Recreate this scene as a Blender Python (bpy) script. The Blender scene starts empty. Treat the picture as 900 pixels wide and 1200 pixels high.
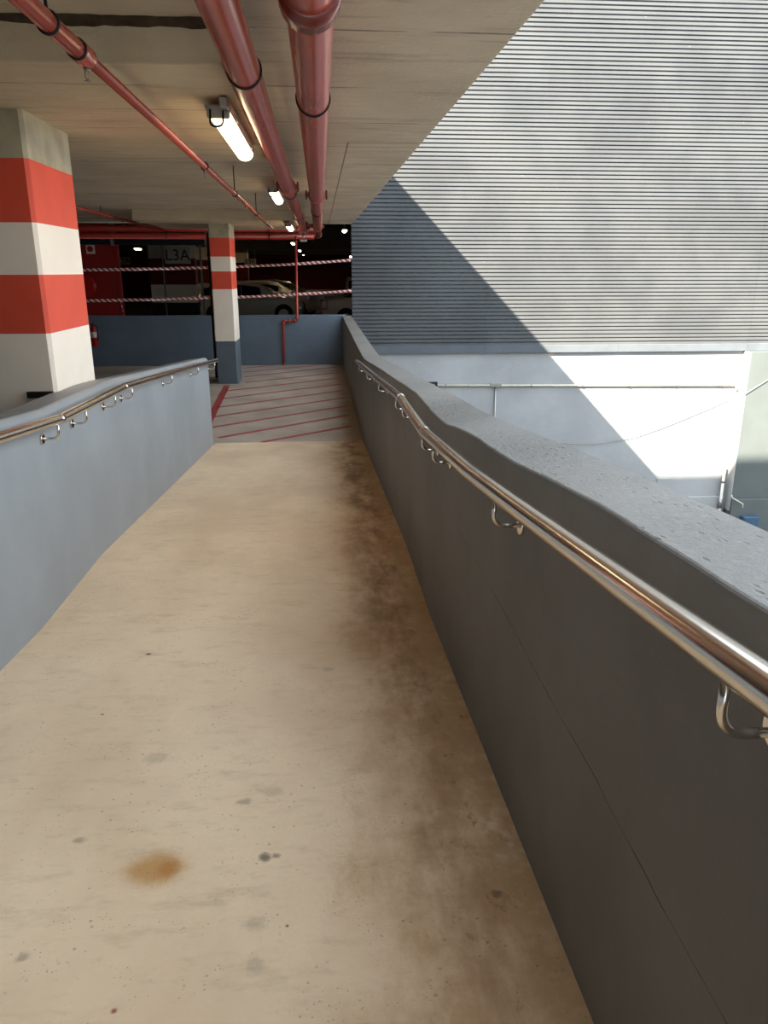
import bpy, math, random
from mathutils import Vector, Matrix
random.seed(7)
H = 2.25                      # camera height above the lower landing (z = 0)
sc = bpy.context.scene
C = sc.collection

# ------------------------------------------------------------------ camera
cam = bpy.data.cameras.new('camera'); co = bpy.data.objects.new('camera', cam); C.objects.link(co)
cam.sensor_fit = 'VERTICAL'; cam.sensor_height = 36.0; cam.lens = 27.0
cam.clip_start = .02; cam.clip_end = 400
co.location = (0, 0, H)
co.rotation_euler = (math.radians(90 - 17.3975), 0, math.radians(-4.607))
sc.camera = co

# ------------------------------------------------------------------ sky, sun, exposure
SUN = Vector((1.0, .75, -1.033)).normalized()
w = bpy.data.worlds.new('world'); sc.world = w; w.use_nodes = True
nt = w.node_tree; bg = nt.nodes['Background']
bg.inputs[0].default_value = (.77, .885, 1.0, 1); bg.inputs[1].default_value = 1.0      # bright hazy sky
sl = bpy.data.lights.new('sun', 'SUN'); so = bpy.data.objects.new('sun', sl); C.objects.link(so)
sl.energy = 11.0; sl.angle = math.radians(.6); sl.color = (1, .90, .73)
so.rotation_euler = SUN.to_track_quat('-Z', 'Y').to_euler(); so.location = (-12, -9, 16)
vs = sc.view_settings
vs.view_transform = 'Standard'; vs.look = 'None'; vs.gamma = 1; vs.use_curve_mapping = False
vs.exposure = 2.2

# ------------------------------------------------------------------ materials
def srgb(r, g, b):
    f = lambda c: c / 12.92 if c <= .04045 else ((c + .055) / 1.055) ** 2.4
    return (f(r / 255), f(g / 255), f(b / 255), 1)

class NT:
    def __init__(s, name):
        s.m = bpy.data.materials.new(name); s.m.use_nodes = True
        s.t = s.m.node_tree; s.b = s.t.nodes['Principled BSDF']
        s.tc = s.t.nodes.new('ShaderNodeTexCoord').outputs['Object']
        s.sep = None
    def lk(s, a, b): s.t.links.new(a, b)
    def put(s, sock, v):
        if hasattr(v, 'is_output'): s.lk(v, sock)
        else: sock.default_value = v
    def math(s, op, a, b=0., c=None, clamp=False):
        n = s.t.nodes.new('ShaderNodeMath'); n.operation = op; n.use_clamp = clamp
        s.put(n.inputs[0], a); s.put(n.inputs[1], b)
        if c is not None: s.put(n.inputs[2], c)
        return n.outputs[0]
    def mapping(s, scale=(1, 1, 1), loc=(0, 0, 0), rot=(0, 0, 0)):
        n = s.t.nodes.new('ShaderNodeMapping'); s.lk(s.tc, n.inputs[0])
        n.inputs['Location'].default_value = loc; n.inputs['Scale'].default_value = scale; n.inputs['Rotation'].default_value = rot
        return n.outputs[0]
    def noise(s, scale, detail=4, rough=.55, vec=None):
        n = s.t.nodes.new('ShaderNodeTexNoise'); n.inputs['Scale'].default_value = scale
        n.inputs['Detail'].default_value = detail; n.inputs['Roughness'].default_value = rough
        s.lk(vec or s.tc, n.inputs['Vector']); return n.outputs[0]
    def voronoi(s, scale, vec=None, rnd=1.):
        n = s.t.nodes.new('ShaderNodeTexVoronoi'); n.inputs['Scale'].default_value = scale
        n.inputs['Randomness'].default_value = rnd
        s.lk(vec or s.tc, n.inputs['Vector']); return n
    def ramp(s, v, a, b, lo=0., hi=1.):
        n = s.t.nodes.new('ShaderNodeMapRange'); n.interpolation_type = 'SMOOTHSTEP'
        s.put(n.inputs[0], v)
        n.inputs[1].default_value = a; n.inputs[2].default_value = b
        n.inputs[3].default_value = lo; n.inputs[4].default_value = hi
        return n.outputs[0]
    def mix(s, f, a, b, mode='MIX'):
        n = s.t.nodes.new('ShaderNodeMix'); n.data_type = 'RGBA'; n.blend_type = mode
        s.put(n.inputs[0], f); s.put(n.inputs[6], a); s.put(n.inputs[7], b)
        return n.outputs[2]
    def xyz(s, i):
        if s.sep is None:
            s.sep = s.t.nodes.new('ShaderNodeSeparateXYZ'); s.lk(s.tc, s.sep.inputs[0])
        return s.sep.outputs[i]
    def bump(s, h, strength=.2, dist=.01):
        n = s.t.nodes.new('ShaderNodeBump'); n.inputs['Strength'].default_value = strength
        n.inputs['Distance'].default_value = dist; s.lk(h, n.inputs['Height'])
        s.lk(n.outputs[0], s.b.inputs['Normal'])
    def done(s, col, rough=.7, metal=0., spec=.3):
        s.put(s.b.inputs['Base Color'], col); s.put(s.b.inputs['Roughness'], rough)
        s.b.inputs['Metallic'].default_value = metal; s.b.inputs['Specular IOR Level'].default_value = spec
        return s.m

def paint(name, rgb, rough=.6, var=.12, scale=3., bump=.06, metal=0., spec=.3, bscale=60):
    n = NT(name); c = srgb(*rgb)
    d = tuple(x * (1 - var) for x in c[:3]) + (1,)
    l = tuple(min(1, x * (1 + var)) for x in c[:3]) + (1,)
    f = n.ramp(n.noise(scale, 5), .3, .7)
    if bump: n.bump(n.noise(bscale, 3), bump, .004)
    return n.done(n.mix(f, d, l), rough, metal, spec)

def emit(name, rgb, s):
    n = NT(name); f = n.ramp(n.noise(9.), 0, 1, .97, 1.)
    n.b.inputs['Emission Strength'].default_value = s
    n.lk(n.mix(f, (0, 0, 0, 1), srgb(*rgb)), n.b.inputs['Emission Color'])
    return n.done(srgb(235, 230, 220), .4)

def floor_mat():
    n = NT('ramp_concrete')
    x, y = n.xyz(0), n.xyz(1)
    big = n.noise(1.3, 6, .6, n.mapping((1, .6, 1)))
    col = n.mix(n.ramp(big, .3, .72), srgb(210, 183, 150), srgb(233, 208, 174))
    streak = n.noise(5., 6, .7, n.mapping((1.0, 2.6, 1)))
    col = n.mix(n.ramp(streak, .5, .78, 0, .4), col, srgb(154, 130, 100))
    mott = n.noise(14., 6, .75, n.mapping((1.0, 1.8, 1), (2, 5, 0)))
    col = n.mix(n.ramp(mott, .54, .78, 0, .3), col, srgb(150, 126, 98))
    fine = n.noise(70., 4, .7)
    col = n.mix(n.ramp(fine, .35, .75, 0, .28), col, srgb(206, 190, 168))
    # damp brown dirt that has collected along the foot of the parapet
    dn = n.noise(3.2, 7, .72, n.mapping((1.6, .8, 1)))
    edge = n.math('ADD', n.ramp(x, -.55, .5, 0, 1), n.math('MULTIPLY', n.math('SUBTRACT', dn, .5), 1.5))
    col = n.mix(n.ramp(edge, .55, 1.2, 0, .6), col, srgb(150, 106, 54))
    dn2 = n.noise(2.6, 7, .68, n.mapping((2.0, .7, 1), (3, 1, 0)))
    band = n.math('MULTIPLY', n.ramp(x, .10, .29), n.ramp(x, .40, .5, 1, .35))
    edge2 = n.math('MULTIPLY', band, n.ramp(dn2, .38, .66))
    col = n.mix(n.math('MULTIPLY', edge2, n.ramp(y, 1.5, 4., .35, .7)), col, srgb(100, 70, 38))
    dn3 = n.noise(9., 6, .75, n.mapping((1.6, 1., 1), (7, 3, 0)))
    edge3 = n.math('MULTIPLY', n.ramp(x, .2, .42), n.ramp(dn3, .56, .7))
    col = n.mix(n.math('MULTIPLY', edge3, .6), col, srgb(64, 42, 24))
    # faint rusty wash left of the stain
    wash = n.math('MULTIPLY', n.math('MULTIPLY', n.ramp(x, -.2, .2), n.ramp(n.noise(1.4, 5, .6), .35, .65)), n.ramp(y, 6, 3, 0, .35))
    col = n.mix(wash, col, srgb(150, 104, 56))
    lip = n.math('MULTIPLY', n.ramp(n.math('ADD', x, n.math('MULTIPLY', n.math('SUBTRACT', n.noise(9., 4), .5), .12)), .43, .47), n.ramp(n.noise(22., 4), .35, .6))
    col = n.mix(n.math('MULTIPLY', lip, .7), col, srgb(168, 142, 100))
    # rust spot and oil spots
    def spot(cx, cy, rx, ry, c, a, wob=.6):
        nonlocal col
        dx = n.math('DIVIDE', n.math('SUBTRACT', x, cx), rx); dy = n.math('DIVIDE', n.math('SUBTRACT', y, cy), ry)
        d = n.math('SQRT', n.math('ADD', n.math('MULTIPLY', dx, dx), n.math('MULTIPLY', dy, dy)))
        d = n.math('ADD', d, n.math('MULTIPLY', n.math('SUBTRACT', n.noise(16., 5, .7), .5), wob))
        col = n.mix(n.ramp(d, .25, 1., a, 0), col, srgb(*c))
    spot(-.50, 1.80, .125, .10, (176, 122, 44), .75)
    spot(-.46, 1.80, .05, .06, (160, 98, 24), .5)
    for (cx, cy, r, a) in [(-.195, 1.82, .028, .75), (-.165, 1.825, .018, .6), (-.2, 1.56, .045, .25), (-.19, 1.44, .04, .25), (-.20, 2.15, .05, .2), (.43, 1.62, .022, .6), (.0, 3.1, .04, .25), (-.62, 2.4, .05, .2), (-.75, 1.95, .03, .45), (-.75, 1.5, .025, .4), (-.28, 2.1, .03, .4)]:
        spot(cx, cy, r, r * .9, (70, 60, 48), a, 2.2)
    for (cx, cy, r) in [(-.49, 1.33, .011), (-.12, 1.55, .007), (-.85, 3.35, .02), (-.9, 2.75, .01)]:
        spot(cx, cy, r, r, (130, 34, 40), .85, .4)
    # pores and specks
    v = n.voronoi(26.); msk = n.ramp(n.noise(5., 3), .45, .6)
    col = n.mix(n.math('MULTIPLY', n.ramp(v.outputs['Distance'], .08, .15, .45, 0), msk), col, srgb(96, 80, 62))
    v2 = n.voronoi(70.); msk2 = n.ramp(n.noise(9., 3), .5, .62)
    col = n.mix(n.math('MULTIPLY', n.ramp(v2.outputs['Distance'], .12, .2, .5, 0), msk2), col, srgb(104, 84, 64))
    n.bump(n.math('ADD', n.math('MULTIPLY', fine, .6), streak), .25, .006)
    return n.done(col, .72, 0, .25)

def landing_mat():
    n = NT('landing_concrete')
    col = n.mix(n.ramp(n.noise(.9, 6, .6), .3, .7), srgb(150, 138, 126), srgb(182, 170, 156))
    col = n.mix(n.ramp(n.noise(6., 6, .7, n.mapping((.5, 2, 1))), .55, .75, 0, .3), col, srgb(122, 110, 98))
    e = n.math('ADD', n.xyz(0), n.math('MULTIPLY', n.math('SUBTRACT', n.noise(2.5, 5), .5), .5))
    col = n.mix(n.ramp(e, .2, .5, 0, .55), col, srgb(112, 92, 62))
    # worn pale patches
    v = n.voronoi(2.2)
    col = n.mix(n.ramp(v.outputs['Distance'], .04, .09, .5, 0), col, srgb(200, 192, 184))
    n.bump(n.noise(60., 4), .15, .004)
    return n.done(col, .6, 0, .3)

def soffit_mat(name, base, dark, light, line=1.18, off=0., joint=False):
    n = NT(name)
    y = n.xyz(1)
    col = n.mix(n.ramp(n.noise(1.1, 6, .65), .3, .7), srgb(*base), srgb(*light))
    st = n.noise(2.2, 7, .7, n.mapping((.5, 3.2, 1)))
    col = n.mix(n.ramp(st, .5, .78, 0, .6), col, srgb(*dark))
    st2 = n.noise(8., 6, .75, n.mapping((.35, 3, 1), (4, 2, 0)))
    col = n.mix(n.ramp(st2, .6, .8, 0, .45), col, srgb(*dark))
    # board joints printed by the formwork
    wv = n.math('ADD', n.math('DIVIDE', n.math('ADD', y, off), line), n.math('MULTIPLY', n.noise(.8, 3), .03))
    fr = n.math('ABSOLUTE', n.math('SUBTRACT', n.math('FRACT', wv), .5))
    ln = n.math('MULTIPLY', n.ramp(fr, .0, .016, 1, 0), n.ramp(n.noise(2.3, 4), .38, .55))
    col = n.mix(n.math('MULTIPLY', ln, .75), col, srgb(52, 44, 36))
    if joint:
        jx = n.math('ABSOLUTE', n.math('SUBTRACT', n.math('ADD', n.xyz(0), n.math('MULTIPLY', y, .0027)), .300))
        jl = n.math('MULTIPLY', n.ramp(jx, .004, .009, 1, 0), n.ramp(y, 7.38, 7.42))
        jy = n.math('MULTIPLY', n.ramp(n.math('ABSOLUTE', n.math('SUBTRACT', y, 7.4)), .008, .016, 1, 0), n.ramp(n.xyz(0), .27, .29))
        jl = n.math('MAXIMUM', jl, jy)
        col = n.mix(n.math('MULTIPLY', jl, .7), col, srgb(60, 50, 40))
    pn = n.voronoi(1.1)
    col = n.mix(n.ramp(pn.outputs['Distance'], .012, .03, .7, 0), col, srgb(60, 50, 42))
    n.bump(n.math('SUBTRACT', n.math('ADD', st, n.noise(30., 4)), n.math('MULTIPLY', ln, 1.5)), .35, .008)
    return n.done(col, .85, 0, .2)

def parapet_mat():
    n = NT('parapet_grey_paint')
    y, z = n.xyz(1), n.xyz(2)
    col = n.mix(n.ramp(n.noise(1.4, 6, .6), .3, .7), srgb(99, 97, 93), srgb(114, 111, 106))
    col = n.mix(n.ramp(n.noise(3., 6, .7, n.mapping((1, 1, .35))), .58, .8, 0, .35), col, srgb(92, 92, 88))
    # horizontal crack along the render joint
    zz = n.math('ADD', z, n.math('MULTIPLY', n.math('SUBTRACT', n.noise(2.6, 5, .6), .5), .03))
    d = n.math('ABSOLUTE', n.math('SUBTRACT', zz, H - 1.015))
    ck = n.math('MULTIPLY', n.ramp(d, .0007, .0022, 1, 0), n.ramp(n.noise(4., 3, .6), .46, .58, .18, 1))
    ck = n.math('MULTIPLY', ck, n.ramp(y, 2.6, 3.6, 1, 0))
    col = n.mix(n.math('MULTIPLY', ck, .9), col, srgb(34, 30, 24))
    sp = n.voronoi(38., n.mapping((1.5, .6, 1)))
    up = n.t.nodes.new('ShaderNodeNewGeometry'); sx = n.t.nodes.new('ShaderNodeSeparateXYZ'); n.lk(up.outputs['Normal'], sx.inputs[0])
    pit = n.math('MULTIPLY', n.ramp(sp.outputs['Distance'], .16, .3, 1, 0), n.ramp(n.noise(9., 4), .42, .56))
    pit = n.math('MULTIPLY', pit, n.ramp(sx.outputs[2], .6, .9))
    col = n.mix(n.math('MULTIPLY', pit, .6), col, srgb(66, 65, 63))
    col = n.mix(n.math('MULTIPLY', n.ramp(n.noise(50., 5, .7), .45, .75, 0, .35), n.ramp(sx.outputs[2], .6, .9)), col, srgb(142, 138, 132))
    rough_top = n.math('MULTIPLY', n.noise(75., 6, .75), n.ramp(sx.outputs[2], .5, .9, .5, 2.2))
    n.bump(n.math('SUBTRACT', n.math('ADD', rough_top, n.math('MULTIPLY', n.noise(4., 3), .8)), n.math('ADD', n.math('MULTIPLY', pit, 1.6), n.math('MULTIPLY', ck, 3.))), .5, .006)
    return n.done(col, .55, 0, .35)

def cladding_mat():
    n = NT('cladding_grey_paint')
    col = n.mix(n.ramp(n.noise(.5, 5, .6), .3, .7), srgb(67, 69, 72), srgb(79, 81, 83))
    v = n.voronoi(3.2)
    col = n.mix(n.math('MULTIPLY', n.ramp(v.outputs['Distance'], .02, .04, .6, 0), n.ramp(n.noise(1.1, 2), .5, .6)), col, srgb(190, 190, 186))
    col = n.mix(n.ramp(n.noise(2.4, 6, .7, n.mapping((.3, 1, 4))), .68, .8, 0, .3), col, srgb(140, 142, 144))
    return n.done(col, .5, 0, .35)

def white_wall_mat():
    n = NT('white_wall_paint')
    x, z = n.xyz(0), n.xyz(2)
    col = n.mix(n.ramp(n.noise(.7, 5, .6), .3, .7), srgb(138, 139, 140), srgb(152, 153, 153))
    st = n.noise(3., 6, .7, n.mapping((2.4, 1, .18)))
    col = n.mix(n.ramp(st, .56, .78, 0, .4), col, srgb(134, 126, 116))
    top = n.ramp(z, H - 2.75, H - 2.1)
    chip = n.math('MULTIPLY', n.ramp(n.noise(2.2, 6, .7, n.mapping((.8, 1, 2))), .63, .66), top)
    col = n.mix(n.math('MULTIPLY', chip, .7), col, srgb(198, 170, 140))
    n.bump(n.noise(30., 4), .15, .006)
    return n.done(col, .7, 0, .25)

def red_pipe_mat(name='red_pipe_paint', c=(168, 74, 60)):
    n = NT(name)
    col = n.mix(n.ramp(n.noise(2.5, 5, .6), .3, .7), srgb(*[v * .93 for v in c]), srgb(*c))
    col = n.mix(n.ramp(n.noise(14., 5, .7), .62, .8, 0, .35), col, srgb(112, 46, 38))
    n.bump(n.noise(40., 3), .04, .003)
    return n.done(col, .26, 0, .55)

def tape_mat():
    n = NT('barrier_tape_stripes')
    f = n.math('FRACT', n.math('ADD', n.math('MULTIPLY', n.xyz(0), 7.5), n.math('MULTIPLY', n.xyz(2), 9.)))
    col = n.mix(n.ramp(f, .46, .54), srgb(228, 222, 218), srgb(176, 46, 42))
    return n.done(col, .4, 0, .4)

M = dict(
    floor=floor_mat(), landing=landing_mat(), parapet=parapet_mat(), cladding=cladding_mat(), white_wall=white_wall_mat(),
    slab=soffit_mat('slab_concrete', (188, 174, 152), (126, 112, 96), (208, 194, 172), 1.18, 0., True),
    drop=soffit_mat('drop_panel_concrete', (194, 176, 148), (134, 114, 92), (208, 194, 166), .62, .2),
    col_conc=paint('column_concrete', (176, 166, 142), .8, .15, 5., .15),
    col_red=paint('column_red_paint', (222, 84, 60), .55, .05, 3., .05),
    col_white=paint('column_white_paint', (243, 230, 212), .6, .04, 2., .05),
    col_grey=paint('column_grey_paint', (94, 104, 112), .55, .08, 3., .06),
    mortar=paint('dirty_mortar', (70, 58, 46), .9, .3, 12., .3),
    ledge=paint('ledge_grey_paint', (154, 158, 160), .5, .08, 1.5, .08),
    farwall=paint('low_wall_grey_paint', (98, 110, 122), .5, .1, 1.2, .08),
    line=paint('floor_line_red', (158, 66, 64), .6, .18, 9., .05),
    pipe=red_pipe_mat(), pipe_dark=red_pipe_mat('red_coupling_paint', (120, 46, 38)),
    riser=red_pipe_mat('riser_red_paint', (176, 62, 48)),
    trans=red_pipe_mat('cross_main_red_paint', (176, 52, 36)),
    steel=paint('brushed_stainless', (224, 216, 206), .19, .03, 6., 0, 1.0, .5, 200),
    galv=paint('galvanised_steel', (150, 148, 142), .4, .1, 20., .05, .8),
    dark=paint('black_pipe', (22, 22, 22), .5, .1, 5., .05),
    rubber=paint('tyre_rubber', (24, 24, 24), .8, .1, 20., .1),
    lampbody=paint('lamp_grey_plastic', (150, 146, 136), .5, .06, 8., .03),
    lens=emit('lamp_lens', (255, 226, 178), 2.2), lens_far=emit('far_lamp_lens', (255, 226, 178), 7.0),
    flash=paint('flashing_grey', (82, 87, 93), .45, .08, 2., .03),
    pier=paint('pier_grey_green', (80, 86, 86), .6, .06, 1.2, .06),
    white_pl=paint('white_plastic', (218, 214, 204), .5, .05, 8., .02),
    conduit=paint('cream_conduit', (204, 196, 176), .5, .06, 8., .02),
    bluebox=paint('blue_box', (52, 76, 98), .5, .08, 6., .02),
    asphalt=paint('yard_concrete', (92, 90, 86), .9, .15, 1., .2),
    core=paint('upper_render', (176, 174, 168), .8, .06, 1., .06),
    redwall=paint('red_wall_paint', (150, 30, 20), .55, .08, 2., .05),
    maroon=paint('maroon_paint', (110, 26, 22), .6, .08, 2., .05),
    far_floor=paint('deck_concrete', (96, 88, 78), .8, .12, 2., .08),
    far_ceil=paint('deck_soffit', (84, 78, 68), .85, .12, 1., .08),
    sign=paint('sign_board_white', (206, 198, 184), .5, .03, 4., .0),
    signtext=paint('sign_text_purple', (58, 24, 44), .5, .03, 4., .0),
    tape=tape_mat(), redplastic=paint('red_gloss', (176, 22, 18), .3, .06, 8., .02),
    glass=paint('car_glass', (14, 16, 18), .06, .05, 2., 0, 0, .6),
    carwhite=paint('car_white_paint', (214, 208, 196), .25, .03, 1., 0, 0, .5),
    carsilver=paint('car_silver_paint', (150, 146, 138), .28, .03, 1., 0, .4, .5),
    cargrey=paint('car_grey_paint', (78, 74, 70), .28, .03, 1., 0, .4, .5),
    tail=paint('tail_lamp_red', (150, 14, 14), .2, .05, 8., 0, 0, .6),
    chrome=paint('bright_metal', (200, 198, 194), .15, .03, 6., 0, 1., .5),
)

# ------------------------------------------------------------------ mesh helpers
class MB:
    def __init__(s): s.v = []; s.f = []; s.smooth = []
    def add(s, vs, fs, smooth=False):
        o = len(s.v); s.v += [tuple(p) for p in vs]
        for f in fs: s.f.append([o + i for i in f]); s.smooth.append(smooth)
        return s
    def box(s, x0, x1, y0, y1, z0, z1):
        return s.add([(x0, y0, z0), (x1, y0, z0), (x1, y1, z0), (x0, y1, z0), (x0, y0, z1), (x1, y0, z1), (x1, y1, z1), (x0, y1, z1)],
                     [(3, 2, 1, 0), (4, 5, 6, 7), (0, 1, 5, 4), (1, 2, 6, 5), (2, 3, 7, 6), (3, 0, 4, 7)])
    def prism(s, poly, fn, a, b):
        """poly: 2D outline, fn(u, v, w) -> 3D point, extruded from w=a to w=b"""
        n = len(poly)
        vs = [fn(u, v, a) for u, v in poly] + [fn(u, v, b) for u, v in poly]
        fs = [tuple(range(n - 1, -1, -1)), tuple(range(n, 2 * n))]
        fs += [(i, (i + 1) % n, n + (i + 1) % n, n + i) for i in range(n)]
        return s.add(vs, fs)
    def tube(s, pts, r, seg=16, caps=True, smooth=True):
        pts = [Vector(p) for p in pts]; n = len(pts)
        rr = r if isinstance(r, (list, tuple)) else [r] * n
        tans = []
        for i in range(n):
            a = pts[max(i - 1, 0)]; b = pts[min(i + 1, n - 1)]
            if 0 < i < n - 1:
                t = (pts[i] - a).normalized() + (b - pts[i]).normalized()
            else: t = b - a
            tans.append(t.normalized())
        up = Vector((0, 0, 1)) if abs(tans[0].z) < .9 else Vector((1, 0, 0))
        nrm = (up - tans[0] * up.dot(tans[0])).normalized()
        vs = []
        for i in range(n):
            if i:
                q = tans[i - 1].rotation_difference(tans[i]); nrm = q @ nrm
                nrm = (nrm - tans[i] * nrm.dot(tans[i])).normalized()
            bn = tans[i].cross(nrm)
            for k in range(seg):
                a = 2 * math.pi * k / seg
                vs.append(pts[i] + (nrm * math.cos(a) + bn * math.sin(a)) * rr[i])
        fs = []
        for i in range(n - 1):
            for k in range(seg):
                k2 = (k + 1) % seg
                fs.append((i * seg + k, i * seg + k2, (i + 1) * seg + k2, (i + 1) * seg + k))
        s.add(vs, fs, smooth)
        if caps:
            o = len(s.v) - n * seg
            s.f.append([o + k for k in range(seg - 1, -1, -1)]); s.smooth.append(False)
            s.f.append([o + (n - 1) * seg + k for k in range(seg)]); s.smooth.append(False)
        return s
    def build(s, name, mat, parent=None, bevel=0.):
        me = bpy.data.meshes.new(name); me.from_pydata(s.v, [], s.f); me.update()
        me.polygons.foreach_set('use_smooth', s.smooth)
        me.materials.append(M[mat] if isinstance(mat, str) else mat)
        o = bpy.data.objects.new(name, me); C.objects.link(o)
        if parent: o.parent = parent
        if bevel:
            b = o.modifiers.new('bevel', 'BEVEL'); b.width = bevel; b.segments = 3; b.limit_method = 'ANGLE'; b.angle_limit = math.radians(40)
        return o

def tag(o, label, cat, group=None):
    o['label'] = label; o['category'] = cat
    if group: o['group'] = group
    return o
def empty(name, loc, label, cat, group=None, rz=0.):
    o = bpy.data.objects.new(name, None); C.objects.link(o); o.location = loc; o.rotation_euler.z = rz
    o.empty_display_size = .1
    return tag(o, label, cat, group)
def struct(o, label=None):
    o['kind'] = 'structure'
    if label: o['label'] = label
    return o
def fillet(pts, r, n=6):
    pts = [Vector(p) for p in pts]; out = [pts[0]]
    for i in range(1, len(pts) - 1):
        a, p, b = pts[i - 1], pts[i], pts[i + 1]
        d1 = (a - p); d2 = (b - p); rr = min(r, d1.length * .49, d2.length * .49)
        p1 = p + d1.normalized() * rr; p2 = p + d2.normalized() * rr
        for k in range(n + 1):
            t = k / n; out.append(p1 * (1 - t) ** 2 + p * 2 * t * (1 - t) + p2 * t * t)
    out.append(pts[-1]); return out
def interp(prof, y):
    for (a, za), (b, zb) in zip(prof, prof[1:]):
        if y <= b: return za + (zb - za) * (y - a) / (b - a)
    return prof[-1][1]
def ring(mb, c, axis, r, wdt, th, seg=24):
    """a band around an axis: an annular sleeve (outer radius r+th)"""
    c = Vector(c); a = Vector(axis).normalized() * (wdt / 2)
    return mb.tube([c - a, c - a * .98, c + a * .98, c + a], [r, r + th, r + th, r], seg)

# ------------------------------------------------------------------ setting: ramp, landing, parapets
GROUND = H - 8.6
RX, RO, LX, LO = .55, .77, -1.475, -1.74
RAMP = [(-8, -1.31), (-1.5, -1.31), (3.75, -1.765), (4.9, -1.785), (10.5, -2.25)]
fl = MB()
fl.box(-16, LO, -8, 20.0, -.3, 0); fl.box(LO, LX, 10.3, 20.0, -.3, 0); fl.box(LX, RX, 10.5, 20.0, -.3, 0)
floor = struct(fl.build('floor', 'landing'), 'flat concrete landing painted with red diagonal hatching')
YZ = lambda u, v, x: (x, u, v)
pr = MB().prism([(-8, -.3)] + [(10.5, -.3)] + [(y, H + z) for y, z in reversed(RAMP)], YZ, LX, RX)
struct(pr.build('floor_ramp', 'floor'), 'stained bare concrete ramp sloping down to the landing')

RTOP = [(-8, -.21), (-1.5, -.21), (.8, -.402), (1.19, -.428), (1.45, -.448), (1.67, -.471), (1.97, -.507), (2.16, -.53), (2.36, -.548), (2.66, -.568), (3.0, -.601), (3.17, -.624), (3.35, -.65), (3.56, -.666), (3.85, -.677), (4.13, -.678), (4.52, -.684),
        (5.16, -.728), (5.88, -.779), (7.33, -.877), (9.76, -1.06), (10.4, -1.085), (13, -1.09), (19.75, -1.065)]
def refine(prof, step=.35):
    out = []
    for (a, za), (b, zb) in zip(prof, prof[1:]):
        k = max(1, int((b - a) / step)); out += [(a + (b - a) * i / k, za + (zb - za) * i / k) for i in range(k)]
    return out + [prof[-1]]
ROUT = [(-8, -.21), (-1.5, -.21), (1.2, -.43), (1.62, -.462), (2.2, -.512), (3.05, -.596), (3.75, -.65), (4.5, -.69), (5.64, -.77), (7.5, -.888), (9.56, -1.03), (10.4, -1.07), (13.1, -1.075), (19.75, -1.05)]
rr = random.Random(3); ch = .006; wv_ = []; wf_ = []
ys = sorted({round(y, 3) for y, z in refine(RTOP, .12)})
for y in ys:
    zi = H + interp(RTOP, y) + rr.uniform(-.0015, .0015); zo = H + interp(ROUT, y) + rr.uniform(-.0015, .0015)
    wv_ += [(RX, y, GROUND), (RX, y, zi - ch), (RX + ch * .4, y, zi - ch * .35), (RX + ch, y, zi), (RO - ch, y, zo), (RO - ch * .4, y, zo - ch * .35), (RO, y, zo - ch), (RO, y, GROUND)]
for i in range(len(ys) - 1):
    for k in range(7): wf_.append((i * 8 + k, (i + 1) * 8 + k, (i + 1) * 8 + k + 1, i * 8 + k + 1))
wf_ += [tuple(range(8)), tuple((len(ys) - 1) * 8 + k for k in range(7, -1, -1))]
wr = MB().add(wv_, wf_).build('wall_right', 'parapet')
for p in wr.data.polygons: p.use_smooth = p.normal.z > .3
struct(wr, 'dark grey painted concrete parapet following the ramp beside the open light well')
LTOP = [(-8, -.27), (-1.5, -.27), (4.2, -.70), (5.45, -.722), (5.85, -.745), (10.3, -1.07)]
def lsec(u, v, x): return (x, u, v)
wl = MB()
ls = [(y, H + z) for y, z in refine(LTOP, .5)]
n = len(ls); vs = []; fs = []
for y, z in ls: vs += [(LX, y, -.02), (LX, y, z - .03), (LX - .03, y, z), (LO, y, z - .03), (LO, y, -.02)]
for i in range(n - 1):
    for k in range(4): a = i * 5 + k; fs.append((a, a + 1, a + 6, a + 5))
fs += [(4, 3, 2, 1, 0), tuple((n - 1) * 5 + k for k in range(5))]
wl.add(vs, fs)
struct(wl.build('wall_left', 'ledge', None, .012), 'pale blue-grey low concrete wall with a broad sloping top beside the ramp')
struct(MB().box(-16, RX + .1, 19.75, 19.95, 0, H - 1.035).build('wall_far', 'farwall', None, .01), 'low grey wall at the end of the landing')
# red hatching painted on the landing
LINES = [((-.844, 10.51), (.419, 11.56)), ((-1.474, 10.86), (.405, 12.487)), ((-1.666, 11.641), (.403, 13.381)), ((-1.78, 12.508), (.401, 14.312)), ((-1.868, 13.387), (.388, 15.223)),
         ((-1.901, 14.364), (.406, 16.162)), ((-1.927, 15.333), (.399, 17.125)), ((-1.60, 16.56), (.392, 18.062)), ((-1.73, 17.457), (.347, 19.106)), ((-1.815, 18.31), (-.071, 19.6)), ((-1.905, 19.1), (-1.15, 19.7))]
for a, b in LINES:
    a = Vector((*a, 0)); b = Vector((*b, 0)); d = (b - a).normalized(); q = Vector((-d.y, d.x, 0)) * .042
    MB().add([(p.x, p.y, z) for z in (.0005, .003) for p in (a - q, b - q, b + q, a + q)], [(4, 5, 6, 7), (0, 1, 5, 4), (1, 2, 6, 5), (2, 3, 7, 6), (3, 0, 4, 7)]).build('painted_line', 'line', floor)
MB().add([(x, y, z) for z in (.0005, .003) for x, y in ((-1.80, 10.9), (-1.67, 10.9), (-1.89, 16.1), (-2.02, 16.1))], [(4, 5, 6, 7), (0, 1, 5, 4), (1, 2, 6, 5), (2, 3, 7, 6), (3, 0, 4, 7)]).build('painted_line', 'line', floor)
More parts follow.
